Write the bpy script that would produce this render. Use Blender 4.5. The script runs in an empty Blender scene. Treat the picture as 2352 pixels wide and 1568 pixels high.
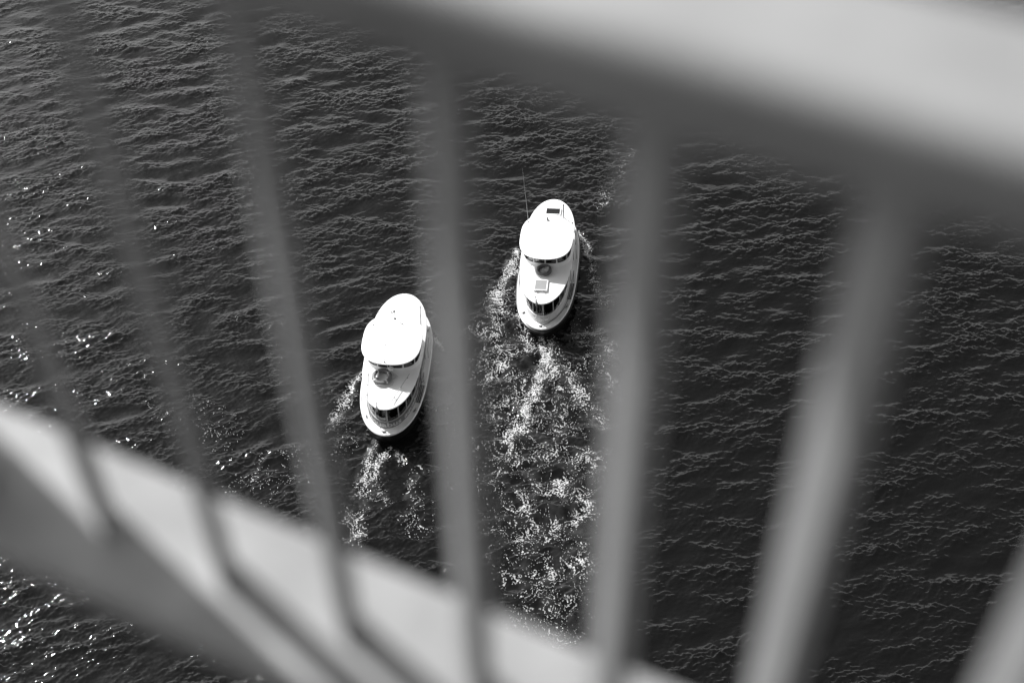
import bpy, math, random
import numpy as np
from mathutils import Matrix, Vector
random.seed(7)
R = math.radians
scene = bpy.context.scene
COL = scene.collection

# ------------------------------------------------------------------ camera
H = 49.0                       # camera height above the water
F_PX = 3267.0                  # focal length in pixels of a 2352 px wide picture (50 mm lens)
ROLL = R(0.766); PITCH = R(48.25)
FW = Vector((0, math.cos(PITCH), -math.sin(PITCH)))
UP = Vector((0, math.sin(PITCH), math.cos(PITCH)))
XW = Vector((1, 0, 0))
cam_x = XW*math.cos(ROLL) - UP*math.sin(ROLL)
cam_y = XW*math.sin(ROLL) + UP*math.cos(ROLL)
cd = bpy.data.cameras.new('camera'); cam = bpy.data.objects.new('camera', cd); COL.objects.link(cam)
M = Matrix((cam_x, cam_y, -FW)).transposed().to_4x4(); M.translation = (0, 0, H)
cam.matrix_world = M
cd.lens = 50.0; cd.sensor_width = 36.0; cd.clip_start = 0.05; cd.clip_end = 20000
cd.dof.use_dof = True; cd.dof.focus_distance = 68.0; cd.dof.aperture_fstop = 1.6
scene.camera = cam

def ground(u, v, z=0.0):
    """point at height z seen at (u, v) of the 2352x1568 reference layout"""
    x = (u-1176)/F_PX; y = -(v-784)/F_PX
    d = FW + cam_x*x + cam_y*y
    t = (H-z)/(-d.z)
    return Vector((d.x*t, d.y*t, z))

# ------------------------------------------------------------------ light
ADDED_CLOUD = 1.25/0.15
SUN_EL, SUN_AZ_TO = R(43.5), R(-44.0)     # light travels towards azimuth -44 deg (right and back to the camera)
world = bpy.data.worlds.new('World'); scene.world = world; world.use_nodes = True
nt = world.node_tree; nt.nodes.clear()
sky = nt.nodes.new('ShaderNodeTexSky'); sky.sky_type = 'NISHITA'; sky.sun_disc = False
sky.sun_elevation = SUN_EL
sx, sy = -math.cos(SUN_AZ_TO), -math.sin(SUN_AZ_TO)      # horizontal direction towards the sun
sky.sun_rotation = math.atan2(sx, sy)
sky.air_density = 0.8; sky.dust_density = 1.2; sky.ozone_density = 1.0
bw = nt.nodes.new('ShaderNodeSeparateColor'); bg = nt.nodes.new('ShaderNodeBackground'); out = nt.nodes.new('ShaderNodeOutputWorld')
bg.inputs['Strength'].default_value = 0.15
tc_ = nt.nodes.new('ShaderNodeTexCoord'); sp_ = nt.nodes.new('ShaderNodeSeparateXYZ'); ns_ = nt.nodes.new('ShaderNodeTexNoise')
ns_.inputs['Scale'].default_value = 4.0; ns_.inputs['Detail'].default_value = 6
ma_ = nt.nodes.new('ShaderNodeMath'); ma_.operation = 'MULTIPLY_ADD'; ma_.inputs[1].default_value = .30
mr_ = nt.nodes.new('ShaderNodeMapRange'); mr_.inputs['From Min'].default_value = .76; mr_.inputs['From Max'].default_value = .67; mr_.interpolation_type = 'SMOOTHSTEP'
mx_ = nt.nodes.new('ShaderNodeMix'); mx_.data_type = 'RGBA'
# added cloud bank for bright ripple reflections and fill, brighter and taller sunwards
cl_ = nt.nodes.new('ShaderNodeMapRange'); cl_.inputs['From Min'].default_value = -.75; cl_.inputs['From Max'].default_value = .35; cl_.inputs['To Min'].default_value = ADDED_CLOUD*1.9; cl_.inputs['To Max'].default_value = ADDED_CLOUD*.85
tl_ = nt.nodes.new('ShaderNodeMath'); tl_.operation = 'MULTIPLY_ADD'; tl_.inputs[1].default_value = .14
nt.links.new(sp_.outputs[0], cl_.inputs[0]); nt.links.new(cl_.outputs[0], mx_.inputs[7]); nt.links.new(sp_.outputs[0], tl_.inputs[0]); nt.links.new(sp_.outputs[2], tl_.inputs[2])
nt.links.new(tc_.outputs['Generated'], sp_.inputs[0]); nt.links.new(tc_.outputs['Generated'], ns_.inputs['Vector'])
nt.links.new(ns_.outputs[0], ma_.inputs[0]); nt.links.new(tl_.outputs[0], ma_.inputs[2]); nt.links.new(ma_.outputs[0], mr_.inputs[0])
ya_ = nt.nodes.new('ShaderNodeMapRange'); ya_.interpolation_type = 'SMOOTHSTEP'; ya_.inputs['From Min'].default_value = -.45; ya_.inputs['From Max'].default_value = .20
mu_ = nt.nodes.new('ShaderNodeMath'); mu_.operation = 'MULTIPLY'        # added clouds kept ahead of the camera so faces towards it get less light
nt.links.new(sp_.outputs[1], ya_.inputs[0]); nt.links.new(ya_.outputs[0], mu_.inputs[0]); nt.links.new(mr_.outputs[0], mu_.inputs[1])
nt.links.new(mu_.outputs[0], mx_.inputs[0]); nt.links.new(bw.outputs[0], mx_.inputs[6]); nt.links.new(mx_.outputs[2], bg.inputs['Color'])
nt.links.new(sky.outputs[0], bw.inputs[0]); nt.links.new(bg.outputs[0], out.inputs[0])
sl = bpy.data.lights.new('sun', 'SUN'); sl.energy = 5.0; sl.angle = R(0.5)
sun = bpy.data.objects.new('sun', sl); COL.objects.link(sun)
to_sun = Vector((sx*math.cos(SUN_EL), sy*math.cos(SUN_EL), math.sin(SUN_EL)))
sun.rotation_euler = to_sun.to_track_quat('Z', 'Y').to_euler(); sun.location = (-30, 30, 90)
scene.view_settings.view_transform = 'Standard'; scene.view_settings.look = 'None'
scene.view_settings.exposure = 0.3; scene.view_settings.gamma = 1.0
scene.cycles.max_bounces = 6; scene.cycles.caustics_reflective = False; scene.cycles.caustics_refractive = False
scene.cycles.sample_clamp_indirect = 4.0

# ------------------------------------------------------------------ helpers
def mat(name, c, rough=0.5, metal=0.0, noise=0.0, nscale=3.0, bump=0.0, bscale=30.0, spec=0.5):
    m = bpy.data.materials.new(name); m.use_nodes = True
    n = m.node_tree; p = n.nodes['Principled BSDF']
    p.inputs['Base Color'].default_value = (c, c, c, 1); p.inputs['Roughness'].default_value = rough
    p.inputs['Metallic'].default_value = metal; p.inputs['Specular IOR Level'].default_value = spec
    tc = n.nodes.new('ShaderNodeTexCoord')
    if noise:
        t = n.nodes.new('ShaderNodeTexNoise'); t.inputs['Scale'].default_value = nscale; t.inputs['Detail'].default_value = 6
        r = n.nodes.new('ShaderNodeMapRange'); r.inputs['From Min'].default_value = .3; r.inputs['From Max'].default_value = .7
        r.inputs['To Min'].default_value = c*(1-noise); r.inputs['To Max'].default_value = min(1, c*(1+noise))
        n.links.new(tc.outputs['Object'], t.inputs['Vector']); n.links.new(t.outputs[0], r.inputs[0])
        n.links.new(r.outputs[0], p.inputs['Base Color'])
    if bump:
        t = n.nodes.new('ShaderNodeTexNoise'); t.inputs['Scale'].default_value = bscale; t.inputs['Detail'].default_value = 4
        b = n.nodes.new('ShaderNodeBump'); b.inputs['Strength'].default_value = bump; b.inputs['Distance'].default_value = .01
        n.links.new(tc.outputs['Object'], t.inputs['Vector']); n.links.new(t.outputs[0], b.inputs['Height'])
        n.links.new(b.outputs[0], p.inputs['Normal'])
    return m

def glass_mat(name, tint=.75, f0=.08):
    m = bpy.data.materials.new(name); m.use_nodes = True
    n = m.node_tree; n.nodes.clear()
    o = n.nodes.new('ShaderNodeOutputMaterial'); mx = n.nodes.new('ShaderNodeMixShader')
    t = n.nodes.new('ShaderNodeBsdfTransparent'); t.inputs[0].default_value = (tint, tint, tint, 1)
    g = n.nodes.new('ShaderNodeBsdfGlossy'); g.inputs['Roughness'].default_value = .03
    lw = n.nodes.new('ShaderNodeFresnel'); lw.inputs[0].default_value = 1.5
    ad = n.nodes.new('ShaderNodeMath'); ad.operation = 'ADD'; ad.inputs[1].default_value = f0; ad.use_clamp = True
    n.links.new(lw.outputs[0], ad.inputs[0]); n.links.new(ad.outputs[0], mx.inputs[0])
    n.links.new(t.outputs[0], mx.inputs[1]); n.links.new(g.outputs[0], mx.inputs[2]); n.links.new(mx.outputs[0], o.inputs[0])
    return m

class MB:
    """collects vertices and faces of one mesh"""
    def __init__(s): s.v = []; s.f = []
    def add(s, vs, fs):
        o = len(s.v); s.v += [tuple(p) for p in vs]; s.f += [tuple(i+o for i in f) for f in fs]
    def box(s, c, size, rot=0.0, tilt=None):
        hx, hy, hz = [k/2 for k in size]
        m = Matrix.Rotation(rot, 3, 'Z')
        if tilt: m = m @ tilt
        vs = [m @ Vector((x*hx, y*hy, z*hz)) + Vector(c) for x in (-1, 1) for y in (-1, 1) for z in (-1, 1)]
        s.add(vs, [(0,1,3,2),(4,6,7,5),(0,4,5,1),(2,3,7,6),(0,2,6,4),(1,5,7,3)])
    def tube(s, pts, r, n=8, closed=False, r2=None):
        pts = [Vector(p) for p in pts]; N = len(pts); rings = []
        prev = None
        for i, p in enumerate(pts):
            a = pts[(i-1) % N] if closed or i else pts[0]
            b = pts[(i+1) % N] if closed or i < N-1 else pts[-1]
            d = (b-a).normalized()
            if prev is None: u = d.orthogonal().normalized()
            else: u = (prev - d*prev.dot(d)).normalized()
            prev = u; w = d.cross(u)
            rr = r if r2 is None else r+(r2-r)*i/max(1, N-1)
            rings.append([p + (u*math.cos(t)+w*math.sin(t))*rr for t in [2*math.pi*k/n for k in range(n)]])
        vs = [q for g in rings for q in g]; fs = []
        for i in range(N if closed else N-1):
            j = (i+1) % N
            # closed rings: pick the nearest phase so the last joint does not twist
            sh = 0
            if closed and j == 0: sh = min(range(n), key=lambda k: (rings[0][k]-rings[i][0]).length)
            for k in range(n): fs.append((i*n+k, i*n+(k+1) % n, j*n+(k+1+sh) % n, j*n+(k+sh) % n))
        if not closed: fs += [tuple(range(n))[::-1], tuple((N-1)*n+k for k in range(n))]
        s.add(vs, fs)
    def rings(s, rr, closed=True, cap0=False, cap1=False):
        n = len(rr[0]); vs = [q for g in rr for q in g]; fs = []
        for i in range(len(rr)-1):
            for k in range(n if closed else n-1):
                fs.append((i*n+k, i*n+(k+1) % n, (i+1)*n+(k+1) % n, (i+1)*n+k))
        if cap0: fs.append(tuple(range(n))[::-1])
        if cap1: fs.append(tuple((len(rr)-1)*n+k for k in range(n)))
        s.add(vs, fs)
    def lathe(s, prof, c, n=20):
        rr = [[(c[0]+r*math.cos(2*math.pi*k/n), c[1]+r*math.sin(2*math.pi*k/n), c[2]+z) for k in range(n)] for r, z in prof]
        s.rings(rr, cap0=True, cap1=True)
    def build(s, name, m, parent=None, smooth=False, bevel=0.0, mats=None):
        me = bpy.data.meshes.new(name); me.from_pydata(s.v, [], s.f); me.validate()
        import bmesh
        bm = bmesh.new(); bm.from_mesh(me); bmesh.ops.recalc_face_normals(bm, faces=bm.faces); bm.to_mesh(me); bm.free()
        me.materials.append(m)
        if smooth:
            me.polygons.foreach_set('use_smooth', [True]*len(me.polygons))
            try: me.set_sharp_from_angle(angle=R(38))
            except Exception: pass
        o = bpy.data.objects.new(name, me); COL.objects.link(o)
        if parent: o.parent = parent
        if bevel:
            b = o.modifiers.new('bevel', 'BEVEL'); b.width = bevel; b.segments = 2; b.limit_method = 'ANGLE'
        return o

def tag(o, label=None, cat=None, group=None, kind=None):
    if label: o['label'] = label
    if cat: o['category'] = cat
    if group: o['group'] = group
    if kind: o['kind'] = kind
    return o
def empty(name, loc, rz=0.0):
    o = bpy.data.objects.new(name, None); COL.objects.link(o); o.location = loc; o.rotation_euler = (0, 0, rz)
    o.empty_display_size = .3; return o

# ------------------------------------------------------------------ wake and foam layout (water plane)
def stroke(pts):                      # (u, v, radius px, density) -> ground points
    return [(ground(u, v).x, ground(u, v).y, r*ground(u, v).y*1.32/0.86/F_PX*1.0, d) for u, v, r, d in pts]
FAR_FOAM = [stroke(s) for s in (
    [(1188,575,6,1.0),(1176,612,10,.85),(1158,645,13,.7),(1135,700,24,.45),(1138,760,36,.36),(1160,840,52,.31),(1175,940,60,.26),(1190,1050,70,.21),(1210,1180,85,.20),(1235,1300,85,.18),(1255,1430,80,.15)],
    [(1328,535,5,1.0),(1342,560,9,1.0),(1356,590,7,.75),(1365,650,10,.32),(1385,700,18,.34)],
    [(1196,640,6,.5),(1196,700,10,.38),(1205,760,14,.34),(1215,800,20,.3)],
    [(1243,778,7,1.2),(1252,820,11,1.2),(1240,875,13,1.1),(1215,930,18,.85),(1188,985,28,.6),(1165,1020,26,.5)],
    [(1262,790,16,.6),(1275,860,30,.36),(1270,960,46,.25),(1270,1100,80,.22),(1280,1250,80,.19),(1290,1420,70,.16)],
    [(1310,850,26,.36),(1335,930,28,.38),(1372,960,20,.55),(1385,985,14,.4)],
    [(1345,1050,38,.36),(1325,1180,40,.30),(1310,1300,45,.30),(1300,1400,40,.22)],
    [(1090,770,30,.12),(1060,760,12,.3),(1075,830,20,.16),(1050,950,40,.08),(1080,1100,50,.1)],
    [(1345,760,30,.12),(1385,800,30,.16),(1400,900,30,.14)],
    [(1450,340,8,.16),(1425,395,10,.16),(1395,445,14,.14),(1380,475,12,.10)],
)]
NEAR_FOAM = [stroke(s) for s in (
    [(832,852,4,.6),(815,880,8,.6),(796,915,13,.55),(776,955,15,.42),(748,985,12,.22)],
    [(991,765,4,1.0),(1003,783,6,.8),(1018,802,4,.45)],
    [(868,1008,6,1.0),(852,1045,10,.75),(838,1095,17,.52),(832,1150,22,.46),(812,1190,24,.40),(826,1228,13,.48),(800,1250,22,.2)],
    [(893,1028,8,1.0),(868,1060,12,.7),(860,1110,14,.5),(880,1150,16,.32)],
    [(905,1035,8,.7),(925,1062,8,.4)],
    [(965,1080,14,.2),(945,1105,12,.36),(930,1135,8,.42),(950,1150,30,.16),(960,1200,40,.10)],
    [(780,1010,40,.08),(700,1060,60,.06),(560,1130,60,.05)],
    [(610,1040,8,.2),(590,1080,8,.25),(570,1130,5,.3)],
    [(400,930,60,.045),(500,990,60,.05)],
)]
def density(X, Y, strokes, grow=1.0):
    D = np.zeros_like(X)
    for st in strokes:
        for (x0, y0, r0, d0), (x1, y1, r1, d1) in zip(st[:-1], st[1:]):
            dx, dy = x1-x0, y1-y0; L2 = dx*dx+dy*dy+1e-9
            t = np.clip(((X-x0)*dx+(Y-y0)*dy)/L2, 0, 1)
            d = np.hypot(X-(x0+t*dx), Y-(y0+t*dy)); r = (r0+(r1-r0)*t)*grow
            D = np.maximum(D, (d0+(d1-d0)*t)*np.exp(-(d/r)**2))
    return D

# ------------------------------------------------------------------ water
rng = np.random.default_rng(11)
DX = 0.042; NX, NY = 1800, 1458
X0, Y0 = -NX*DX/2, 19.0
kx = 2*np.pi*np.fft.fftfreq(NX, DX)[None, :]; ky = 2*np.pi*np.fft.fftfreq(NY, DX)[:, None]
K = np.hypot(kx, ky); K[0, 0] = 1e9
def spec_field(amp):
    n = np.fft.fft2(rng.standard_normal((NY, NX)))
    return n*amp
TH0 = R(97.0)          # the waves travel roughly away from or to the viewer; crests run across the view
ang = np.arctan2(ky, kx*np.ones_like(ky)) - TH0
def slope_of(h): return np.sqrt((np.gradient(h, DX, axis=0)**2+np.gradient(h, DX, axis=1)**2).mean())
def parts_of(Hh):
    h = np.real(np.fft.ifft2(Hh)); dxs = np.real(np.fft.ifft2(1j*kx/K*Hh)); dys = np.real(np.fft.ifft2(1j*ky/K*Hh))
    q = 1/slope_of(h); return h*q, dxs*q, dys*q
lo = K**-2.0*np.exp(-(2*np.pi/2.8/K)**2*.8)*(K < 2*np.pi/.80)*np.sqrt(np.abs(np.cos(ang))**7+.02)
hi = K**-1.45*((K >= 2*np.pi/.80) & (K < 2*np.pi/.11))*np.sqrt(np.abs(np.cos(ang+R(6)))**3.0+.06)
hl, dxl, dyl = parts_of(spec_field(lo)); hh, dxh, dyh = parts_of(spec_field(hi))
# patches of livelier and calmer surface; small ripples ride the crests of the longer waves
def lowf(l):
    g = np.fft.fft2(rng.standard_normal((NY, NX)))*np.exp(-(K*l/(2*np.pi))**2)*(K < 1e8); g = np.real(np.fft.ifft2(g)); return g/g.std()
g = lowf(5.0)*.7+lowf(2.2)*.7
gust = np.clip(.88+.30*g+.28*hl/hl.std(), .3, 1.9)
SL_LO, SL_HI = .088, .175; k_ = 1.0
hl, dxl, dyl = hl*SL_LO, dxl*SL_LO, dyl*SL_LO; hh, dxh, dyh = hh*SL_HI, dxh*SL_HI, dyh*SL_HI
xs = X0+DX*np.arange(NX); ys = Y0+DX*np.arange(NY)
GX, GY = np.meshgrid(xs, ys)
wake = np.clip(density(GX, GY, FAR_FOAM, 1.35)+density(GX, GY, NEAR_FOAM, 1.35), 0, 1)
damp = 1-.45*np.clip(wake*1.6, 0, 1)
tb = np.fft.fft2(rng.standard_normal((NY, NX)))*np.where((K > 2*np.pi/1.5) & (K < 2*np.pi/.18), K**-2.0, 0)
th, tdx, tdy = parts_of(tb)
ts = np.sqrt((np.gradient(th, DX, axis=0)**2+np.gradient(th, DX, axis=1)**2).mean()); tk = .24/ts
turb = np.clip(wake*1.9, 0, 1)
HZ = k_*(hl*damp+hh*gust*damp)+tk*th*turb
CH = 0.5; SKEW = 1.9
DXX = CH*k_*(dxl*damp+dxh*gust*damp)+CH*.6*tk*tdx*turb; DYY = SKEW*k_*(hl*damp*.6+hh*gust*damp)+CH*k_*(dyl*damp+dyh*gust*damp)+CH*.6*tk*tdy*turb
e = 30; wx = np.clip(np.minimum(np.arange(NX), NX-1-np.arange(NX))/e, 0, 1); wy = np.clip(np.minimum(np.arange(NY), NY-1-np.arange(NY))/e, 0, 1)
W = (wx[None, :]*wy[:, None]); HZ *= W; DXX *= W; DYY *= W

def bil(A, x, y):
    fx = np.clip((x-X0)/DX, 0, NX-1.001); fy = np.clip((y-Y0)/DX, 0, NY-1.001)
    i = fx.astype(int); j = fy.astype(int); a = fx-i; b = fy-j
    return (A[j, i]*(1-a)+A[j, i+1]*a)*(1-b)+(A[j+1, i]*(1-a)+A[j+1, i+1]*a)*b

def grid_mesh(name, VX, VY, VZ, quads):
    me = bpy.data.meshes.new(name); nv = VX.size
    me.vertices.add(nv); co = np.empty((nv, 3), np.float32); co[:, 0] = VX.ravel(); co[:, 1] = VY.ravel(); co[:, 2] = VZ.ravel()
    me.vertices.foreach_set('co', co.ravel())
    nf = len(quads); me.loops.add(nf*4); me.polygons.add(nf)
    me.loops.foreach_set('vertex_index', quads.astype(np.int32).ravel())
    me.polygons.foreach_set('loop_start', np.arange(0, nf*4, 4, dtype=np.int32))
    me.polygons.foreach_set('use_smooth', np.ones(nf, bool))
    me.update(calc_edges=True); return me

def outer(a, sgn):
    o = []; st = DX; p = a
    while abs(p) < 6000: st *= 1.35; p += sgn*st; o.append(p)
    return o
lx = outer(xs[0], -1)[::-1]; rx_ = outer(xs[-1], 1); ly = outer(ys[0], -1)[::-1]; ry_ = outer(ys[-1], 1)
AX = np.array(lx+list(xs)+rx_); AY = np.array(ly+list(ys)+ry_)
BX, BY = np.meshgrid(AX, AY); PZ = np.zeros_like(BX); AER = np.zeros_like(BX)
sl0 = (slice(len(ly), len(ly)+NY), slice(len(lx), len(lx)+NX))
PX, PY = BX.copy(), BY.copy()
PX[sl0] += DXX; PY[sl0] += DYY; PZ[sl0] = HZ; AER[sl0] = np.clip(wake*(.65+.5*th/th.std()), 0, 1)
n1, n2 = BX.shape; idx = np.arange(n1*n2).reshape(n1, n2)
quads = np.stack([idx[:-1, :-1], idx[:-1, 1:], idx[1:, 1:], idx[1:, :-1]], -1).reshape(-1, 4)
me = grid_mesh('water', PX, PY, PZ, quads)
at = me.attributes.new('bubbles', 'FLOAT', 'POINT'); at.data.foreach_set('value', AER.astype(np.float32).ravel())
wm = bpy.data.materials.new('sea_water'); wm.use_nodes = True; n = wm.node_tree; p = n.nodes['Principled BSDF']
p.inputs['Roughness'].default_value = .045; p.inputs['IOR'].default_value = 1.33
ab = n.nodes.new('ShaderNodeAttribute'); ab.attribute_name = 'bubbles'
mr = n.nodes.new('ShaderNodeMapRange'); mr.inputs['From Min'].default_value = .05; mr.inputs['From Max'].default_value = .9
mr.inputs['To Min'].default_value = .006; mr.inputs['To Max'].default_value = .06
n.links.new(ab.outputs['Fac'], mr.inputs[0]); n.links.new(mr.outputs[0], p.inputs['Base Color'])
tc = n.nodes.new('ShaderNodeTexCoord'); mp = n.nodes.new('ShaderNodeMapping'); mp.inputs['Scale'].default_value = (13, 30, 8); mp.inputs['Rotation'].default_value = (0, 0, R(-7))
n1_ = n.nodes.new('ShaderNodeTexNoise'); n1_.inputs['Scale'].default_value = 1.0; n1_.inputs['Detail'].default_value = 5; n1_.inputs['Roughness'].default_value = .6
b = n.nodes.new('ShaderNodeBump'); b.inputs['Strength'].default_value = .5; b.inputs['Distance'].default_value = .004
n.links.new(tc.outputs['Object'], mp.inputs[0]); n.links.new(mp.outputs[0], n1_.inputs['Vector']); n.links.new(n1_.outputs[0], b.inputs['Height']); n.links.new(b.outputs[0], p.inputs['Normal'])
me.materials.append(wm)
wo = bpy.data.objects.new('water', me); COL.objects.link(wo)
tag(wo, 'dark rippled harbour water with small waves and sun glints', kind='structure')

# foam: small white flakes lying on the moving surface
foam_m = mat('foam', .58, .9, noise=.2, nscale=20)
film_m = mat('bubble_film', .25, .7, noise=.5, nscale=14)
def foam(name, strokes, label, seed):
    r = np.random.default_rng(seed); c = .022
    xs_ = [q[0] for s in strokes for q in s]; ys_ = [q[1] for s in strokes for q in s]
    x0, x1, y0, y1 = min(xs_)-2, max(xs_)+2, min(ys_)-2, max(ys_)+2
    nx, ny = int((x1-x0)/c), int((y1-y0)/c)
    X, Y = np.meshgrid(x0+c*np.arange(nx), y0+c*np.arange(ny))
    D = density(X, Y, strokes)
    fkx = 2*np.pi*np.fft.fftfreq(nx, c)[None, :]; fky = 2*np.pi*np.fft.fftfreq(ny, c)[:, None]; FK = np.hypot(fkx, fky)
    def nz(l, w=.5):
        k0 = 2*np.pi/l; q = np.real(np.fft.ifft2(np.fft.fft2(r.standard_normal((ny, nx)))*np.exp(-((FK-k0)/(k0*w))**2))); return q/q.std()
    wxn, wyn = nz(1.2)*.16, nz(1.2)*.16
    def warp(A):
        i = np.clip((np.arange(nx)[None, :]+wxn/c), 0, nx-1).astype(int); j = np.clip((np.arange(ny)[:, None]+wyn/c), 0, ny-1).astype(int); return A[j, i]
    web = np.abs(warp(nz(.75))); web2 = np.abs(warp(nz(.34))); sp = nz(.13, .6); big = nz(2.0)
    Dm = np.minimum(D*np.clip(1+.55*big, .1, 2.2)*np.clip(1+.4*nz(.9), .2, 2), .62+.1*nz(.5))
    hot = ((web < Dm*.20) & (sp > .9-Dm*1.7)) | ((web2 < Dm*.19) & (sp > .7-Dm*1.3)) | (sp > 3.5-Dm*2.6) & (D > .02)
    hot |= (D > .5) & (nz(.10, .6) > 1.5-Dm*1.5)
    dim = ((web < Dm*.85) | (web2 < Dm*.75)) & (sp > .1-Dm*1.2)
    keep = (hot | dim) & (D > .015)
    j, i = np.nonzero(keep)
    cx = X[j, i]; cy = Y[j, i]; h = c*.5
    cor = np.stack([np.stack([cx+a*h, cy+b_*h], -1) for a, b_ in ((-1, -1), (1, -1), (1, 1), (-1, 1))], 1).reshape(-1, 2)
    zx = cor[:, 0]+bil(DXX, cor[:, 0], cor[:, 1]); zy = cor[:, 1]+bil(DYY, cor[:, 0], cor[:, 1]); zz = bil(HZ, cor[:, 0], cor[:, 1])+.012
    q = np.arange(len(zx)).reshape(-1, 4)
    m = grid_mesh(name, zx, zy, zz, q); m.materials.append(foam_m); m.materials.append(film_m)
    m.polygons.foreach_set('material_index', (~hot[j, i]).astype(np.int32))
    o = bpy.data.objects.new(name, m); COL.objects.link(o); tag(o, label, 'foam', kind='stuff')
    print(name, len(q))
foam('wake_foam', FAR_FOAM, 'broad white speckled wake foam trailing behind the farther boat with the antenna', 3)
foam('wake_foam', NEAR_FOAM, 'narrow white foam streaks trailing behind the nearer boat on the left', 4)

# ------------------------------------------------------------------ bridge railing
U = 1.2
RA = Vector((-.3490, .6970, 0))*U                  # foot of the first baluster in view
RD = Vector((.8964, -.4432, 0)); RO = Vector((.4432, .8964, 0))
RZ0 = H-1.0*U
rail_paint = mat('railing_paint', .26, .6, noise=.22, nscale=11, bump=.08, bscale=120)
rail = empty('bridge_railing', (RA.x, RA.y, RZ0), math.atan2(RD.y, RD.x))
tag(rail, 'grey painted metal railing out of focus close to the camera, seen from above', 'railing')
def sweep(prof, x0, x1):
    m = MB(); m.rings([[(x0, o, z) for o, z in prof], [(x1, o, z) for o, z in prof]], cap0=True, cap1=True); return m
def rounded(y0, y1, z0, z1, r, crown=0.0, n=5):
    p = []
    for cy, cz, a0 in ((y1-r, z1-r, 0), (y0+r, z1-r, 90), (y0+r, z0+r, 180), (y1-r, z0+r, 270)):
        for k in range(n+1):
            t = R(a0+90*k/n); y = cy+r*math.cos(t); z = cz+r*math.sin(t)
            p.append((y, z))
    if crown:
        top = []
        for k in range(1, 8):
            y = (y1-r)+(y0+r-(y1-r))*k/8; top.append((y, z1+crown*math.sin(math.pi*k/8)))
        p = p[:n+1]+top+p[n+1:]
    return p
HT = (1-.333)*U                                       # top of the handrail above the bottom rail
sweep(rounded(-.044*U, .047*U, HT-.060, HT, .014, .005), -3.4, 4.2).build('handrail', rail_paint, rail, smooth=True)
sweep(rounded(-.064*U, .064*U, -.045, 0, .010), -3.4, 4.2).build('bottom_rail', rail_paint, rail, smooth=True)
def baluster():
    # flat bar standing turned 42 degrees to the line of the rail
    m = MB(); m.box((0, 0, (HT-.050)/2-.002), (.039, .019, HT-.046), R(-42))
    return m
bar_paint = mat('baluster_paint', .33, .5, noise=.08, nscale=9, bump=.08, bscale=120)
b0 = baluster().build('baluster', bar_paint, rail, bevel=.0025)
S = [.004, .124, .240, .355, .4625, .5725, .699]
S = [-.121*k for k in (13, 12, 11, 10, 9, 8, 7, 6, 5, 4)]+[-.121]+S+[.699+.112*k for k in range(1, 22)]
for i, s in enumerate(S):
    o = b0 if i == 0 else b0.copy()
    if i: COL.objects.link(o); o.parent = rail
    o.location = (s*U, 0, 0)
pm = MB(); pm.box((-.328*U, 0, (HT-.05)/2-.06), (.17*U, .134*U, HT+.05)); pm.build('post', rail_paint, rail, bevel=.006)
pm = MB(); pm.box((2.3*U, 0, (HT-.05)/2-.06), (.17*U, .134*U, HT+.05)); pm.build('post', rail_paint, rail, bevel=.006)

# ------------------------------------------------------------------ boats
white = mat('white_gelcoat', .80, .35, noise=.03, nscale=2.5, bump=.03, bscale=8)
deckw = mat('white_deck', .78, .55, noise=.05, nscale=5)
black = mat('black_hull', .012, .3, noise=.3, nscale=3)
bandm = mat('painted_coaming', .15, .45, noise=.06, nscale=6)
bandp = mat('pale_coaming', .55, .45, noise=.05, nscale=6)
letm = mat('letter_white', .5, .5)
letp = mat('letter_pale', .85, .5)
alum = mat('pillar_aluminium', .42, .45, noise=.08, nscale=12)
dark = mat('dark_rubber', .02, .6)
steel = mat('steel_tube', .18, .35, metal=.6)
floorm = mat('cabin_floor', .5, .7, noise=.15, nscale=6)
bench = mat('bench_panel', .5, .6, noise=.1, nscale=5)
wood = mat('dark_grating', .06, .7, noise=.2, nscale=10)
gl = glass_mat('window_glass', .9, .04)
glw = glass_mat('wheelhouse_glass', .85, .16)
glt = glass_mat('tinted_glass', .42, .10)
ringm = mat('lifebuoy_vinyl', .14, .45, noise=.08, nscale=12)
tyre = mat('dark_lifebuoy_vinyl', .09, .5, noise=.1, nscale=12)
rope = mat('white_rope', .55, .8)
skylm = mat('frosted_skylight', .30, .12, noise=.05, spec=.8)

YC = 3.8
def plan(hw, hl, yc, p, ex, n=112, pw=None, aft=1.0):
    """closed outline from the stern centre, starboard side first, equal arc steps"""
    ts = [-math.cos(math.pi*k/400) for k in range(401)]
    half = []
    for t in ts: half.append((hw*max(0, 1-abs(t)**p)**ex, yc+hl*t))
    full = half+[(-x, y) for x, y in half[::-1][1:-1]]
    pts = np.array(full+[full[0]]); d = np.hypot(*np.diff(pts, axis=0).T); s = np.concatenate([[0], np.cumsum(d)])
    q = np.linspace(0, s[-1], n, endpoint=False)
    return [(float(np.interp(a, s, pts[:, 0])), float(np.interp(a, s, pts[:, 1]))) for a in q], s[-1]
def inset(pl, yc, fx, fy): return [(x*fx, yc+(y-yc)*fy) for x, y in pl]
def zr(pl, z): return [(x, y, z) for x, y in pl]

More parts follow.
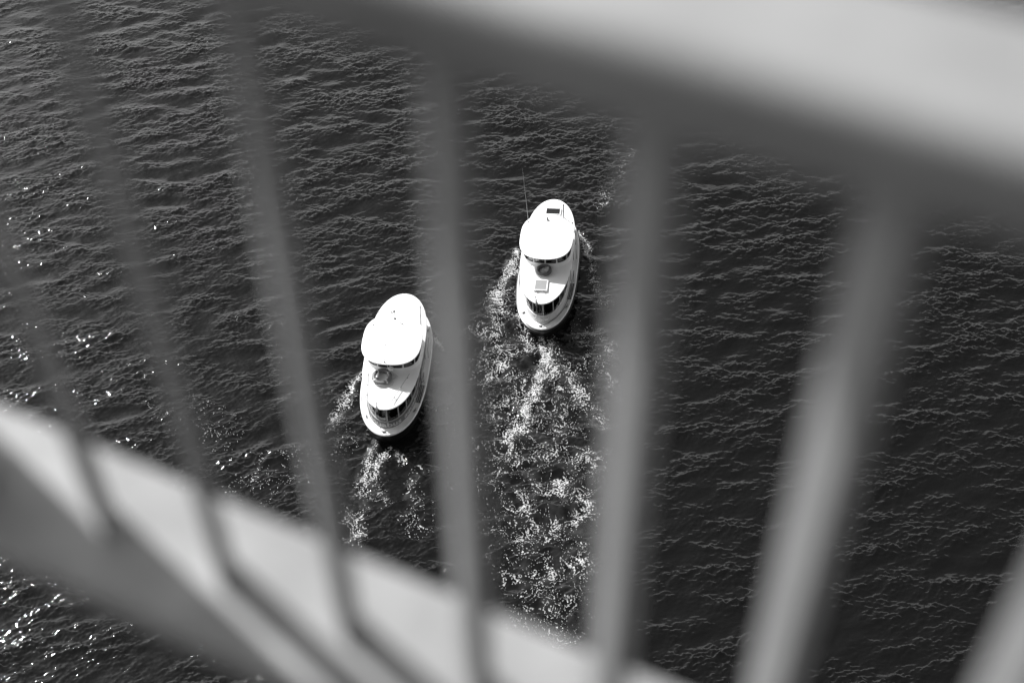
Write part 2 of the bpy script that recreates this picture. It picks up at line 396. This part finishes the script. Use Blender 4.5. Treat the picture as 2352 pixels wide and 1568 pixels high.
GUN, _ = plan(1.43, 3.80, YC, 2.9, .50)
CAB, CABL = plan(1.14, 3.36, YC, 2.9, .50)
ROOF, _ = plan(1.27, 3.42, YC, 2.9, .50)
WHR, _ = plan(1.30, 1.46, 3.50, 3.0, .42)
WHW, WHL = plan(1.17, 1.17, 3.68, 3.4, .36)
def cab_at(s, off=0.0):
    """point and outward normal on the cabin outline, s metres from the stern centre (+ starboard)"""
    n = len(CAB); f = (s/CABL*n) % n; i = int(f); a = f-i
    p0, p1 = CAB[i], CAB[(i+1) % n]; x = p0[0]*(1-a)+p1[0]*a; y = p0[1]*(1-a)+p1[1]*a
    q0, q1 = CAB[(i-1) % n], CAB[(i+2) % n]; d = Vector((q1[0]-q0[0], q1[1]-q0[1])).normalized()
    nn = Vector((d.y, -d.x)); return Vector((x, y))+nn*off, nn, d
def wh_at(s, off=0.0):
    n = len(WHW); f = (s/WHL*n) % n; i = int(f); a = f-i
    p0, p1 = WHW[i], WHW[(i+1) % n]; x = p0[0]*(1-a)+p1[0]*a; y = p0[1]*(1-a)+p1[1]*a
    q0, q1 = WHW[(i-1) % n], WHW[(i+2) % n]; d = Vector((q1[0]-q0[0], q1[1]-q0[1])).normalized()
    nn = Vector((d.y, -d.x)); return Vector((x, y))+nn*off, nn, d

def panel(fn, s0, s1, z0, z1, off, m=None, n=6, th=.012):
    m = m or MB(); A = []; B = []
    for k in range(n+1):
        s = s0+(s1-s0)*k/n; p, nn, d = fn(s, off); q = p-nn*th
        A.append(p); B.append(q)
    rr = []
    for p, q in zip(A, B): rr.append([(p.x, p.y, z0), (p.x, p.y, z1), (q.x, q.y, z1), (q.x, q.y, z0)])
    m.rings(rr, cap0=True, cap1=True); return m

def text_on(fn, txt, s_mid, z0, h, off, m, parent, shear=0.0, squash=1.0, reverse=False, name='lettering'):
    cu = bpy.data.curves.new(name, 'FONT'); cu.body = txt; cu.size = h*1.35; cu.shear = shear; cu.extrude = .003; cu.resolution_u = 3; cu.offset = .009
    to = bpy.data.objects.new('tmp', cu); COL.objects.link(to)
    dg = bpy.context.evaluated_depsgraph_get(); me = bpy.data.meshes.new_from_object(to.evaluated_get(dg))
    bpy.data.objects.remove(to); bpy.data.curves.remove(cu)
    xsv = [v.co.x for v in me.vertices]; mid = (min(xsv)+max(xsv))/2
    for v in me.vertices:
        s = s_mid+(v.co.x-mid)*squash; p, nn, d = fn(s, off+v.co.z); v.co = (p.x, p.y, z0+v.co.y)
    me.materials.append(m); o = bpy.data.objects.new(name, me); COL.objects.link(o); o.parent = parent; return o

def cleat(loc, rz, parent):
    m = MB(); c = Vector(loc); r = Matrix.Rotation(rz, 3, 'Z')
    m.box(c+Vector((0, 0, .012)), (.13, .05, .02), rz)
    for s in (-.035, .035): m.tube([c+r@Vector((s, 0, .01)), c+r@Vector((s, 0, .06))], .013, 6)
    m.tube([c+r@Vector((-.14, 0, .07)), c+r@Vector((-.05, 0, .062)), c+r@Vector((.05, 0, .062)), c+r@Vector((.14, 0, .07))], .014, 6)
    m.build('cleat', steel, parent, smooth=True)

def make_boat(loc, rz, near):
    bt = empty('passenger_ferry', loc, rz)
    # hull, rubbing strake, deck
    m = MB(); prof = ((.70, 1.0, 1.0), (.55, .997, .994), (.30, .985, .975), (0, .955, .955), (-.35, .70, .85))
    m.rings([zr(inset(GUN, YC, fx, fy), z) for z, fx, fy in prof], cap1=True); hull = m.build('hull', black, bt, smooth=True)
    m = MB(); m.rings([zr(inset(GUN, YC, a, b), z) for a, b, z in ((.995, .998, .69), (1.02, 1.008, .70), (1.022, 1.009, .745), (1.005, 1.002, .775), (.985, .994, .775), (.975, .99, .745))])
    m.build('rubbing_strake', white if near else white, bt, smooth=True)
    if not near:
        m = MB(); m.rings([zr(inset(GUN, YC, a, b), z) for a, b, z in ((1.0, 1.0, .50), (1.06, 1.022, .53), (1.065, 1.024, .66), (1.0, 1.0, .685))]); m.build('fender_strip', black, bt, smooth=True)
    m = MB(); m.rings([zr(inset(GUN, YC, .975, .99), .745), zr(inset(GUN, YC, .94, .965), .735), zr(inset(CAB, YC, .99, .99), .74)]); m.build('deck', deckw, bt, smooth=True)
    # coaming (painted band with the lettering)
    cm = bandm if near else bandp
    m = MB(); m.rings([zr(inset(CAB, YC, 1.045, 1.016), .738), zr(inset(CAB, YC, 1.03, 1.010), .77), zr(inset(CAB, YC, 1.0, 1.0), 1.12), zr(inset(CAB, YC, .985, .994), 1.125), zr(inset(CAB, YC, .96, .985), 1.10), zr(inset(CAB, YC, .955, .98), .45)])
    co = m.build('coaming', cm, bt, smooth=True)
    m = MB(); m.rings([zr(inset(CAB, YC, 1.012, 1.004), z) for z in (1.118,)]+[zr(inset(CAB, YC, 1.016, 1.006), 1.135), zr(inset(CAB, YC, 1.0, 1.0), 1.148), zr(inset(CAB, YC, .965, .988), 1.142), zr(inset(CAB, YC, .965, .988), 1.118)])
    m.build('window_sill', alum if near else white, bt, smooth=True)
    def co_at(s, off=0.0):
        p, nn, d = cab_at(s, off+.028); return p, nn, d
    if near:
        for k in range(-3, 5):
            text_on(co_at, 'aquabus', -.06+1.80*k, .805, .30, .012, letm, co, squash=1.22, name='lettering')
    else:
        text_on(co_at, 'el Encel', -.06, .86, .19, .012, letp, co, shear=.35, name='lettering')
    # cabin interior
    m = MB(); m.rings([zr(inset(CAB, YC, .955, .98), .44)], cap1=True); m.v and m.build('floor', floorm, bt)
    m = MB()
    m.rings([zr(inset(CAB, YC, .95, .975), .46), zr(inset(CAB, YC, .95, .975), .80), zr(inset(CAB, YC, .62, .87), .80), zr(inset(CAB, YC, .62, .87), .46)])
    m.build('bench', bench, bt)
    # pillars and glass round the cabin
    step = .56; s0 = .10; npil = int(CABL/step); step = CABL/npil
    for k in range(npil):
        s = s0+k*step; p, nn, d = cab_at(s, -.03)
        m = MB(); r = math.atan2(d.y, d.x)
        m.box((p.x, p.y, 1.56), (.055, .05, .86), r); m.build('window_pillar', alum if near else dark if False else alum, bt, bevel=.008)
        y = cab_at(s+step/2)[0].y
        if 3.05 < y < 4.35: continue                       # open boarding doorways amidships
        w = panel(cab_at, s+.032, s+step-.032, 1.14, 1.975, -.02, th=.006).build('window', gl, bt)
    # low roof
    m = MB(); rr = [zr(inset(ROOF, YC, .97, .985), 1.955), zr(inset(ROOF, YC, 1.0, 1.0), 1.965), zr(inset(ROOF, YC, 1.005, 1.002), 1.99), zr(inset(ROOF, YC, .995, .998), 2.015)]
    for f in (.96, .88, .75, .55, .3, .05): rr.append(zr(inset(ROOF, YC, f, f), 2.02+.09*(1-f*f)))
    m.rings(rr, cap0=True, cap1=True); roof = m.build('roof', white, bt, smooth=True)
    # wheelhouse
    def wz(z): return zr(WHW, z)
    m = MB(); m.rings([zr(inset(WHW, 3.68, 1.03, 1.04), 2.03), zr(inset(WHW, 3.68, 1.0, 1.0), 2.12), wz(2.29), zr(inset(WHW, 3.68, .97, .97), 2.29), zr(inset(WHW, 3.68, .97, .97), 2.03)])
    m.rings([wz(2.80), wz(2.98), zr(inset(WHW, 3.68, .97, .97), 2.98), zr(inset(WHW, 3.68, .97, .97), 2.80), wz(2.80)])
    nw = 14; ws = WHL/nw
    for k in range(nw):
        sC = (k+.0)*ws+.0
        panel(wh_at, sC-.045, sC+.045, 2.285, 2.805, 0, m, n=2, th=.035)
    wh = m.build('wheelhouse', white, bt, smooth=True)
    for k in range(nw):
        a, b_ = k*ws+.045, (k+1)*ws-.045
        m = MB(); q = []
        for (s, z) in ((a+.01, 2.30), (b_-.01, 2.30), (b_-.01, 2.655), (a+.01, 2.655)):
            pass
        pts = []
        for (sa, za, sb, zb) in ((a, 2.305, b_, 2.305), (b_, 2.305, b_, 2.79), (b_, 2.79, a, 2.79), (a, 2.79, a, 2.305)):
            for j in range(5):
                s = sa+(sb-sa)*j/5; z = za+(zb-za)*j/5
                # rounded corners
                p, nn, d = wh_at(s, .004); pts.append(Vector((p.x, p.y, z)))
        m.tube(pts, .014, 5, closed=True); fr = m.build('window_gasket', dark, wh)
        panel(wh_at, a, b_, 2.30, 2.795, -.012, th=.006, n=4).build('window', glw, wh)
    m = MB(); rr = [zr(inset(WHR, 3.50, .93, .93), 2.97), zr(inset(WHR, 3.50, .985, .985), 2.975), zr(inset(WHR, 3.50, 1.0, 1.0), 2.995), zr(inset(WHR, 3.50, .99, .99), 3.02)]
    for f in (.95, .85, .7, .5, .25, .04): rr.append(zr(inset(WHR, 3.50, f, f), 3.025+.07*(1-f*f)))
    m.rings(rr, cap0=True, cap1=True); m.build('wheelhouse_roof', white, bt, smooth=True)
    # control console inside the wheelhouse
    m = MB(); m.box((0, 4.45, 1.25), (1.0, .5, 1.6)); m.box((0, 4.3, 2.1), (.9, .25, .12)); m.build('console', bench, bt, bevel=.02)
    # boarding doorways: frames, grab rails, slatted step
    for sd in (-1, 1):
        m = MB()
        for y in (3.05, 4.45):
            d_ = MB(); d_.tube([(sd*1.19, y, .76), (sd*1.19, y, 1.35), (sd*1.20, y, 1.95)], .018, 6); d_.build('door_post', steel, bt, smooth=True)
        m.tube([(sd*1.33, 3.0, .78), (sd*1.34, 3.02, 1.30), (sd*1.34, 3.10, 1.42), (sd*1.30, 2.5, 1.30), (sd*1.27, 2.35, .80)], .017, 6)
        m.build('grab_rail', steel, bt, smooth=True); m = MB()
        m.tube([(sd*1.33, 4.5, .78), (sd*1.33, 4.48, 1.35), (sd*1.27, 5.3, 1.25), (sd*1.2, 5.42, .80)], .017, 6)
        m.build('grab_rail', steel, bt, smooth=True)
        if sd > 0:
            m = MB()
            m.box((sd*1.26, 2.42, .752), (.24, 1.0, .02), -sd*.07)
            m.build('step_pad', wood, bt)
            m = MB()
            for j in range(3): m.box((sd*(1.18+.08*j), 2.42, .77), (.022, .98, .02), -sd*.07)
            m.build('step_slat', alum, bt)
        m = MB(); m.box((sd*1.15, 3.72, 1.1), (.03, .62, .72)); m.build('side_gate', bandm if near else white, bt, bevel=.01)
    # cleats, bits on deck
    dz = .742
    cleat((-.02, .17, dz), .1, bt); cleat((-.93, .95, dz), 1.9 if near else .4, bt); cleat((1.12, 1.45, dz), 1.15, bt)
    cleat((0, 7.42, dz), 0, bt); cleat((-1.1, 6.2, dz), -1.1, bt); cleat((1.1, 6.2, dz), 1.1, bt)
    # flag staff at the stern
    base = Vector((-.16, .52, 2.02)) if near else Vector((-.10, .60, 2.02))
    base = Vector((-.20 if near else -.16, .25, .78)); top = base+Vector((-.03, -.05, 2.0))
    m = MB(); m.tube([base, top], .013, 6); fs = m.build('flagstaff', alum, bt, smooth=True)
    flag_m = bpy.data.materials.new('flag_cloth'); flag_m.use_nodes = True; nn_ = flag_m.node_tree; pr = nn_.nodes['Principled BSDF']
    pr.inputs['Roughness'].default_value = .85; uvn = nn_.nodes.new('ShaderNodeAttribute'); uvn.attribute_name = 'fly'
    cr = nn_.nodes.new('ShaderNodeValToRGB'); cr.color_ramp.interpolation = 'CONSTANT'
    cr.color_ramp.elements[0].position = 0; cr.color_ramp.elements[0].color = (.07, .07, .07, 1)
    e1 = cr.color_ramp.elements[1]; e1.position = .28; e1.color = (.75, .75, .75, 1)
    e2 = cr.color_ramp.elements.new(.72); e2.color = (.07, .07, .07, 1)
    nn_.links.new(uvn.outputs['Fac'], cr.inputs[0]); nn_.links.new(cr.outputs[0], pr.inputs['Base Color'])
    nu, nv = 16, 10; vs = []; fly = []
    for i in range(nu+1):
        for j in range(nv+1):
            u_ = i/nu; v_ = j/nv                    # u along the fly, v down the hoist
            x = .05*math.sin(u_*15+v_*1.5)*(.3+u_)+.05*u_; y = -.02-.10*u_*(1-.3*v_)-.03*math.cos(u_*12)
            z = -v_*.42-.26*u_*u_-.12*u_
            vs.append(top+Vector((x, y, z-.02))); fly.append(u_)
    m = MB(); m.add(vs, [(i*(nv+1)+j, (i+1)*(nv+1)+j, (i+1)*(nv+1)+j+1, i*(nv+1)+j+1) for i in range(nu) for j in range(nv)])
    fl = m.build('flag', flag_m, fs, smooth=True)
    fa = fl.data.attributes.new('fly', 'FLOAT', 'POINT'); fa.data.foreach_set('value', fly)
    so = fl.modifiers.new('thick', 'SOLIDIFY'); so.thickness = .004
    if near:
        # fittings on the wheelhouse roof
        zt = 2.90
        for x, y in ((-.95, 4.25), (-1.0, 3.35), (-.2, 3.95), (-.25, 3.1), (.62, 4.0), (.70, 3.1)):
            m = MB(); m.lathe(((.03, -.03), (.035, 0), (.028, .022), (.012, .028)), (x, y, 3.075 if abs(x) < .5 else 3.045), 12); m.build('roof_stud', steel, bt, smooth=True)
        m = MB(); m.lathe(((.06, -.04), (.06, .01), (.03, .03), (.018, .05)), (-.06, 4.69, 3.05), 14)
        m.tube([(-.06, 4.69, 3.08), (-.06, 4.69, 3.50)], .014, 6); m.tube([(-.12, 4.69, 3.48), (.0, 4.69, 3.48)], .02, 6)
        m.lathe(((.03, 0), (.04, .03), (.035, .08), (.01, .1)), (-.06, 4.69, 3.50), 12); m.build('navigation_light', steel, bt, smooth=True)
        m = MB(); m.tube([(-.75, 5.2, 2.1), (-.9, 5.25, 2.9)], .012, 6); m.build('antenna', alum, bt, smooth=True)
        m = MB(); m.lathe(((.03, -.03), (.03, .02), (.012, .04)), (-.14, 2.16, 3.04), 10)
        m.tube([(-.14, 2.16, 3.06), (-.14, 2.16, 3.2), (-.02, 2.10, 3.24)], .012, 6); m.build('mast_bracket', steel, bt, smooth=True)
        m = MB(); m.tube([(-.02, 2.10, 3.22), (0, 2.0, 2.90), (.0, 2.24, 2.5)], .010, 6)
        m.lathe(((.02, 0), (.11, .02), (.125, .05), (.10, .07), (.02, .075)), (.06, 2.32, 2.42), 18); m.build('searchlight', white, bt, smooth=True)
    else:
        m = MB(); zt = 2.87
        m.lathe(((.035, -.03), (.03, .03), (.015, .05)), (-1.0, 4.39, 3.04), 10)
        m.tube([(-1.0, 4.39, 3.06), (-1.08, 4.49, 4.6), (-1.16, 4.57, 6.15)], .016, 6, r2=.006); m.build('antenna', alum, bt, smooth=True)
        m = MB(); m.lathe(((.06, -.03), (.06, .012), (.03, .025)), (.72, 4.76, 3.00), 12); m.tube([(.72, 4.76, 3.02), (.72, 4.76, 3.80)], .028, 8)
        m.lathe(((.03, 0), (.04, .02), (.035, .06), (.01, .07)), (.72, 4.76, 3.80), 10); m.build('short_mast', dark, bt, smooth=True)
        m = MB(); m.lathe(((.06, -.03), (.055, .05), (.04, .10), (.05, .14), (.02, .18)), (-.06, 4.54, 3.05), 14); m.build('navigation_light', steel, bt, smooth=True)
        m = MB()
        for dx in (0, .13):
            m.tube([(.93+dx, 5.12, 2.12), (.93+dx, 5.12, 2.22), (.93+dx, 5.36, 2.24)], .022, 8, r2=.03)
            m.tube([(.93+dx, 5.36, 2.24), (.93+dx, 5.42, 2.24)], .035, 8, r2=.055)
        m.box((.99, 5.12, 2.13), (.26, .06, .05)); m.build('horn', steel, bt, smooth=True)
        m = MB(); m.tube([(-1.12, 3.29, 3.04), (-1.12, 3.29, 3.11), (-1.04, 3.69, 3.11), (-1.04, 3.69, 3.04)], .012, 6); m.build('grab_handle', alum, bt, smooth=True)
        # skylights
        def skylight(cx, cy, sx_, sy_, zb, h, name, mm):
            m = MB(); t = .055
            m.box((cx, cy-sy_/2, zb+h/2), (sx_+t, t, h)); m.box((cx, cy+sy_/2, zb+h/2), (sx_+t, t, h))
            m.box((cx-sx_/2, cy, zb+h/2), (t, sy_-t, h)); m.box((cx+sx_/2, cy, zb+h/2), (t, sy_-t, h))
            f = m.build(name, white, bt, bevel=.008)
            m = MB(); m.box((cx, cy, zb+h-.012), (sx_-t, sy_-t, .01)); m.build('pane', mm, f)
            m = MB()
            for q in (-.3, .3): m.box((cx+q*sx_*1.05, cy-sy_/2-.05, zb+h-.01), (.05, .05, .03))
            m.tube([(cx-.36*sx_, cy-sy_/2-.06, zb+h), (cx+.36*sx_, cy-sy_/2-.06, zb+h)], .009, 6); m.build('hinge', steel, f)
        skylight(-.08, 1.42, .60, .62, 2.05, .11, 'skylight', skylm)
        skylight(.03, 6.28, .74, .42, 2.03, .10, 'skylight', glt)
    return bt

def world_of(bt, x, y, z):
    return Vector(bt.location)+bt.rotation_euler.to_matrix()@Vector((x*bt.scale.x, y*bt.scale.y, z))

NEAR_O = ((-5.475-.07), 37.768, 0); NEAR_R = R(-5.75)
FAR_O = (1.307+.05, 43.794, 0); FAR_R = R(-6.9)
near = make_boat(NEAR_O, NEAR_R, True)
tag(near, 'small white ferry with large block letters round its dark coaming, nearer and left of two', 'ferry', 'ferries under way')
far = make_boat(FAR_O, FAR_R, False)
for o_ in far.children:
    if o_.name.split('.')[0] in ('wheelhouse', 'wheelhouse_roof', 'antenna', 'short_mast', 'navigation_light', 'grab_handle', 'console'): o_.location.y = .15
tag(far, 'small white ferry with tall whip antenna and two roof skylights, farther of two', 'ferry', 'ferries under way')
far.scale = (.95, 1.025, 1.0); far.rotation_euler.y = R(-2.5)       # heeling a little in her turn

# ------------------------------------------------------------------ things lying on the roofs
def lifebuoy(bt, x, y, z, Rr, r, mm, label, squash=1.0, strap=True):
    e_ = empty('lifebuoy', world_of(bt, x, y, z), bt.rotation_euler.z); e_.rotation_euler = bt.rotation_euler
    tag(e_, label, 'lifebuoy', 'lifebuoys on the ferry roofs')
    m = MB(); N = 40; rr = []
    for i in range(N):
        t = 2*math.pi*i/N; rr.append([((Rr+r*math.cos(a))*math.cos(t), (Rr+r*math.cos(a))*math.sin(t), r*squash*(1+math.sin(a))) for a in [2*math.pi*k/14 for k in range(14)]])
    m.rings(rr+[rr[0]]); m.build('ring', mm, e_, smooth=True)
    if strap:
        for a0 in (40, 130, 220, 310):
            m = MB(); t = R(a0); w = .055; rq = r*1.05; rr = []
            for dt in (-w/Rr/2, w/Rr/2):
                rr.append([((Rr+rq*math.cos(a))*math.cos(t+dt), (Rr+rq*math.cos(a))*math.sin(t+dt), r*squash+rq*squash*math.sin(a)) for a in [2*math.pi*k/14 for k in range(14)]])
            m.rings(rr); m.build('strap', letm if False else rope, e_, smooth=True)
    m = MB(); pts = []
    for i in range(48):
        t = 2*math.pi*i/48; sag = .045*abs(math.sin(2*t+R(10)))
        pts.append(((Rr+r+.02+sag)*math.cos(t), (Rr+r+.02+sag)*math.sin(t), .06+.03*math.cos(4*t)))
    m.tube(pts, .009, 5, closed=True); m.build('grab_line', rope, e_, smooth=True)
    return e_
def coil(e_, pts, name='line', r=.01, mm=None):
    m = MB(); m.tube(pts, r, 6); return m.build(name, mm or rope, e_, smooth=True)
lb = lifebuoy(near, -.30, 2.05, 2.10, .355, .092, ringm, 'grey lifebuoy with pale straps and a small canister lying on the nearer ferry roof')
m = MB(); m.tube([(-.22, -.10, .12), (-.17, .16, .12)], .052, 12); m.tube([(-.17, .16, .12), (-.165, .19, .12)], .03, 10); m.build('light_canister', white, lb, smooth=True)
coil(lb, [(.40, .22, .03), (.55, .24, .015), (.66, .14, .012), (.62, .02, .012), (.50, .0, .015), (.46, -.03, .03)])
coil(lb, [(.43, -.12, .03), (.52, -.2, .012), (.5, -.36, .012), (.36, -.43, .012)])
lb2 = lifebuoy(far, -.03, 2.32, 2.10, .285, .085, tyre, 'dark lifebuoy with a tangle of rope in its middle on the farther ferry roof', squash=1.0, strap=False)
pts = []
for i in range(60):
    t = i*.62; pts.append((.10+.10*math.cos(t)+.05*math.sin(i*.31), .02+.13*math.sin(t*1.07), .06+.10*(.5+.5*math.sin(i*.9))))
coil(lb2, pts, 'rope_tangle', .011)

def pole(bt, p0, p1, label, r=.016):
    a = world_of(bt, *p0); b_ = world_of(bt, *p1); e_ = empty('boat_hook', a)
    tag(e_, label, 'boat hook', 'boat hooks on the nearer ferry')
    m = MB(); d = b_-a; m.tube([(0, 0, 0), d], r, 8); m.build('shaft', alum, e_, smooth=True)
    m = MB(); u = d.normalized(); s = Vector((-u.y, u.x, 0))
    m.tube([d, d+u*.07, d+u*.10+s*.03, d+u*.06+s*.055], .011, 6); m.build('hook', steel, e_, smooth=True)
    m = MB()
    for f in (.12, .5, .88): c = d*f; m.box(c+Vector((0, 0, -.045)), (.035, .035, .06))
    m.build('bracket', steel, e_)
pole(near, (-1.02, 2.45, 2.16), (-.86, .98, 2.13), 'long boat hook along the left edge of the nearer ferry rear roof')
pole(near, (.86, 2.32, 2.18), (.33, .83, 2.16), 'long boat hook with clear shadow across the right of the nearer ferry rear roof')
pole(near, (-.46, 6.05, 2.14), (-.68, 5.35, 2.14), 'short boat hook on the left of the nearer ferry front roof', .013)
pole(near, (.72, 6.55, 2.10), (.93, 5.25, 2.10), 'long boat hook on the right of the nearer ferry front roof')
def mooring(bt, pts, label):
    pw = [world_of(bt, *p_) for p_ in pts]; m = MB(); m.tube(pw, .013, 6); o = m.build('mooring_line', dark, None, smooth=True); tag(o, label, 'rope')
mooring(far, [(.02, .16, .80), (.30, .36, .77), (.70, .75, .77), (1.0, 1.3, .77), (1.18, 2.0, .78)], 'dark mooring line stretched along the right side deck of the farther ferry')
mooring(near, [(1.30, 3.2, .78), (1.22, 3.0, .80), (1.24, 2.6, .79), (1.31, 2.2, .78), (1.28, 1.9, .78)], 'dark mooring line on the right side deck of the nearer ferry')

# ------------------------------------------------------------------ passengers (seated, seen from behind through the stern windows)
skin = mat('skin', .35, .6)
def person(bt, x, y, z, rz, label, coat, hair, lean=0.0, arm=0.0, long_hair=False):
    e_ = empty('person', world_of(bt, x, y, z), bt.rotation_euler.z+rz); e_.rotation_euler.y = bt.rotation_euler.y
    tag(e_, label, 'person', 'passengers in the stern cabins')
    # seated skeleton, hip at the origin, facing +y
    L = lean
    J = dict(hip=(0, 0, .10), belly=(0, .01, .26), chest=(L*.4, .02, .44), neck=(L*.7, .03, .60), head0=(L*.8, .04, .68), head1=(L*.9, .05, .77), head2=(L, .04, .84),
             shl=(-.17+L*.6, .02, .53), shr=(.17+L*.6, .02, .53), ell=(-.24, .06, .28), elr=(.24, .06+arm*.1, .28+arm*.15), wrl=(-.14, .27, .20), wrr=(.12+arm*.1, .28, .20+arm*.3),
             hdl=(-.10, .34, .19), hdr=(.08+arm*.1, .35, .19+arm*.34), kl=(-.11, .42, .12), kr=(.11, .42, .12), al=(-.11, .44, -.30), ar=(.11, .44, -.30), tl=(-.12, .57, -.34), tr=(.12, .57, -.34), ll=(-.09, .03, .09), lr=(.09, .03, .09))
    rad = dict(hip=.145, belly=.13, chest=.15, neck=.058, head0=.075, head1=.10, head2=.085, shl=.075, shr=.075, ell=.05, elr=.05, wrl=.033, wrr=.033, hdl=.04, hdr=.04, kl=.068, kr=.068, al=.042, ar=.042, tl=.04, tr=.04, ll=.09, lr=.09)
    E = [('hip', 'belly'), ('belly', 'chest'), ('chest', 'neck'), ('neck', 'head0'), ('head0', 'head1'), ('head1', 'head2'), ('chest', 'shl'), ('chest', 'shr'), ('shl', 'ell'), ('shr', 'elr'), ('ell', 'wrl'), ('elr', 'wrr'), ('wrl', 'hdl'), ('wrr', 'hdr'), ('hip', 'll'), ('hip', 'lr'), ('ll', 'kl'), ('lr', 'kr'), ('kl', 'al'), ('kr', 'ar'), ('al', 'tl'), ('ar', 'tr')]
    V = {k: Vector(v) for k, v in J.items()}
    for sd, w in (('l', -1), ('r', 1)):                       # four fingers and a thumb
        h = V['hd'+sd]
        for q in range(4):
            a_ = 'f%s%d' % (sd, q); b_ = 'g%s%d' % (sd, q); V[a_] = h+Vector((w*(.024-.016*q), .045, .0)); V[b_] = h+Vector((w*(.022-.016*q), .075-.006*abs(q-1.3), -.018))
            rad[a_] = .010; rad[b_] = .008; E += [('hd'+sd, a_), (a_, b_)]
        V['t'+sd+'h'] = h+Vector((-w*.045, .025, .0)); rad['t'+sd+'h'] = .010; E += [('hd'+sd, 't'+sd+'h')]
    names = list(V); me = bpy.data.meshes.new('body'); me.from_pydata([V[k] for k in names], [(names.index(a_), names.index(b_)) for a_, b_ in E], [])
    o = bpy.data.objects.new('body', me); COL.objects.link(o)
    sk = o.modifiers.new('skin', 'SKIN'); su = o.modifiers.new('sub', 'SUBSURF'); su.levels = su.render_levels = 1
    for i, k in enumerate(names): me.skin_vertices[0].data[i].radius = (rad[k], rad[k])
    me.skin_vertices[0].data[0].use_root = True
    dg = bpy.context.evaluated_depsgraph_get(); bm_ = bpy.data.meshes.new_from_object(o.evaluated_get(dg))
    o.modifiers.clear(); o.data = bm_; o.parent = e_
    clothes = mat('coat', coat, .85, noise=.2, nscale=8); trousers = mat('trousers', .05, .9)
    bm_.materials.append(skin); bm_.materials.append(trousers)
    for pl_ in bm_.polygons:
        c = pl_.center; pl_.use_smooth = True
        pl_.material_index = 1 if (c.z < .18 and abs(c.x) < .2 and c.z < .17 and c.y < .52) else 0
    # coat: torso and sleeves pushed out from the body
    import bmesh
    bb = bmesh.new(); bb.from_mesh(bm_)
    kill = [f for f in bb.faces if not (.06 < f.calc_center_median().z < .605 and f.calc_center_median().y < .27+arm*.05 and not (f.calc_center_median().z < .17 and f.calc_center_median().y > .12))]
    bmesh.ops.delete(bb, geom=kill, context='FACES'); bb.normal_update()
    for v_ in bb.verts: v_.co += v_.normal*.012
    cm_ = bpy.data.meshes.new('coat'); bb.to_mesh(cm_); bb.free(); cm_.materials.clear(); cm_.materials.append(clothes)
    for p_ in cm_.polygons: p_.material_index = 0
    co_ = bpy.data.objects.new('coat', cm_); COL.objects.link(co_); co_.parent = e_
    # hair: cap over the back and top of the head
    hm = MB(); hc = Vector(J['head1'])+Vector((0, -.012, .018)); rr = []
    for i in range(9):
        ph = math.pi*(i+.3)/13; rr.append([hc+Vector((.098*math.sin(ph)*math.cos(t)*(1.0), .112*math.sin(ph)*math.sin(t)-(.035*i/8), .115*math.cos(ph)-(.03 if math.sin(t) < 0 else 0)*i/8)) for t in [2*math.pi*k/16 for k in range(16)]])
    hm.rings(rr, cap0=True)
    if long_hair:
        hm.rings([[hc+Vector((w_*math.cos(t), -.05+.045*math.sin(t)+dy, dz_)) for t in [2*math.pi*k/12 for k in range(12)]] for w_, dy, dz_ in ((.095, .0, .02), (.11, -.02, -.08), (.12, -.04, -.2), (.09, -.04, -.32))], cap0=True, cap1=True)
    hm.build('hair', mat('hair', hair, .7, noise=.3, nscale=20), e_, smooth=True)
    # face: nose and eyes
    fm = MB(); f0 = Vector(J['head1'])
    fm.add([f0+Vector(q) for q in ((-.013, .095, -.02), (.013, .095, -.02), (0, .125, -.018), (0, .094, .02))], [(0, 1, 2), (0, 2, 3), (1, 3, 2), (0, 3, 1)])
    fm.build('nose', skin, e_, smooth=True)
    for w in (-1, 1):
        em = MB(); em.lathe(((.003, -.012), (.012, -.006), (.014, 0), (.012, .006), (.003, .012)), f0+Vector((w*.035, .088, .015)), 8); em.build('eye', dark, e_, smooth=True)
    return e_
SZ = .74
person(near, .06, .72, SZ, R(8), 'seated passenger in dark coat just right of the flag in the nearer ferry stern', .035, .02)
person(near, .52, .98, SZ, R(25), 'seated passenger in mid grey coat at the right stern window of the nearer ferry', .10, .03, arm=.6)
person(near, .80, 1.75, SZ, R(60), 'seated passenger in black coat beside the right side window of the nearer ferry', .02, .03, lean=.03)
person(near, -.45, .95, SZ, R(-20), 'seated passenger in grey top at the left stern window of the nearer ferry', .16, .04)
person(far, -.26, .92, SZ, R(-12), 'seated passenger with pale shoulders left of the stern centre of the farther ferry', .22, .02)
person(far, .06, .76, SZ, R(5), 'seated passenger in dark jacket at the stern centre of the farther ferry', .03, .05)
person(far, .50, .98, SZ, R(20), 'seated passenger with long dark hair and pale sleeve right of the stern centre', .5, .012, long_hair=True, arm=.4)
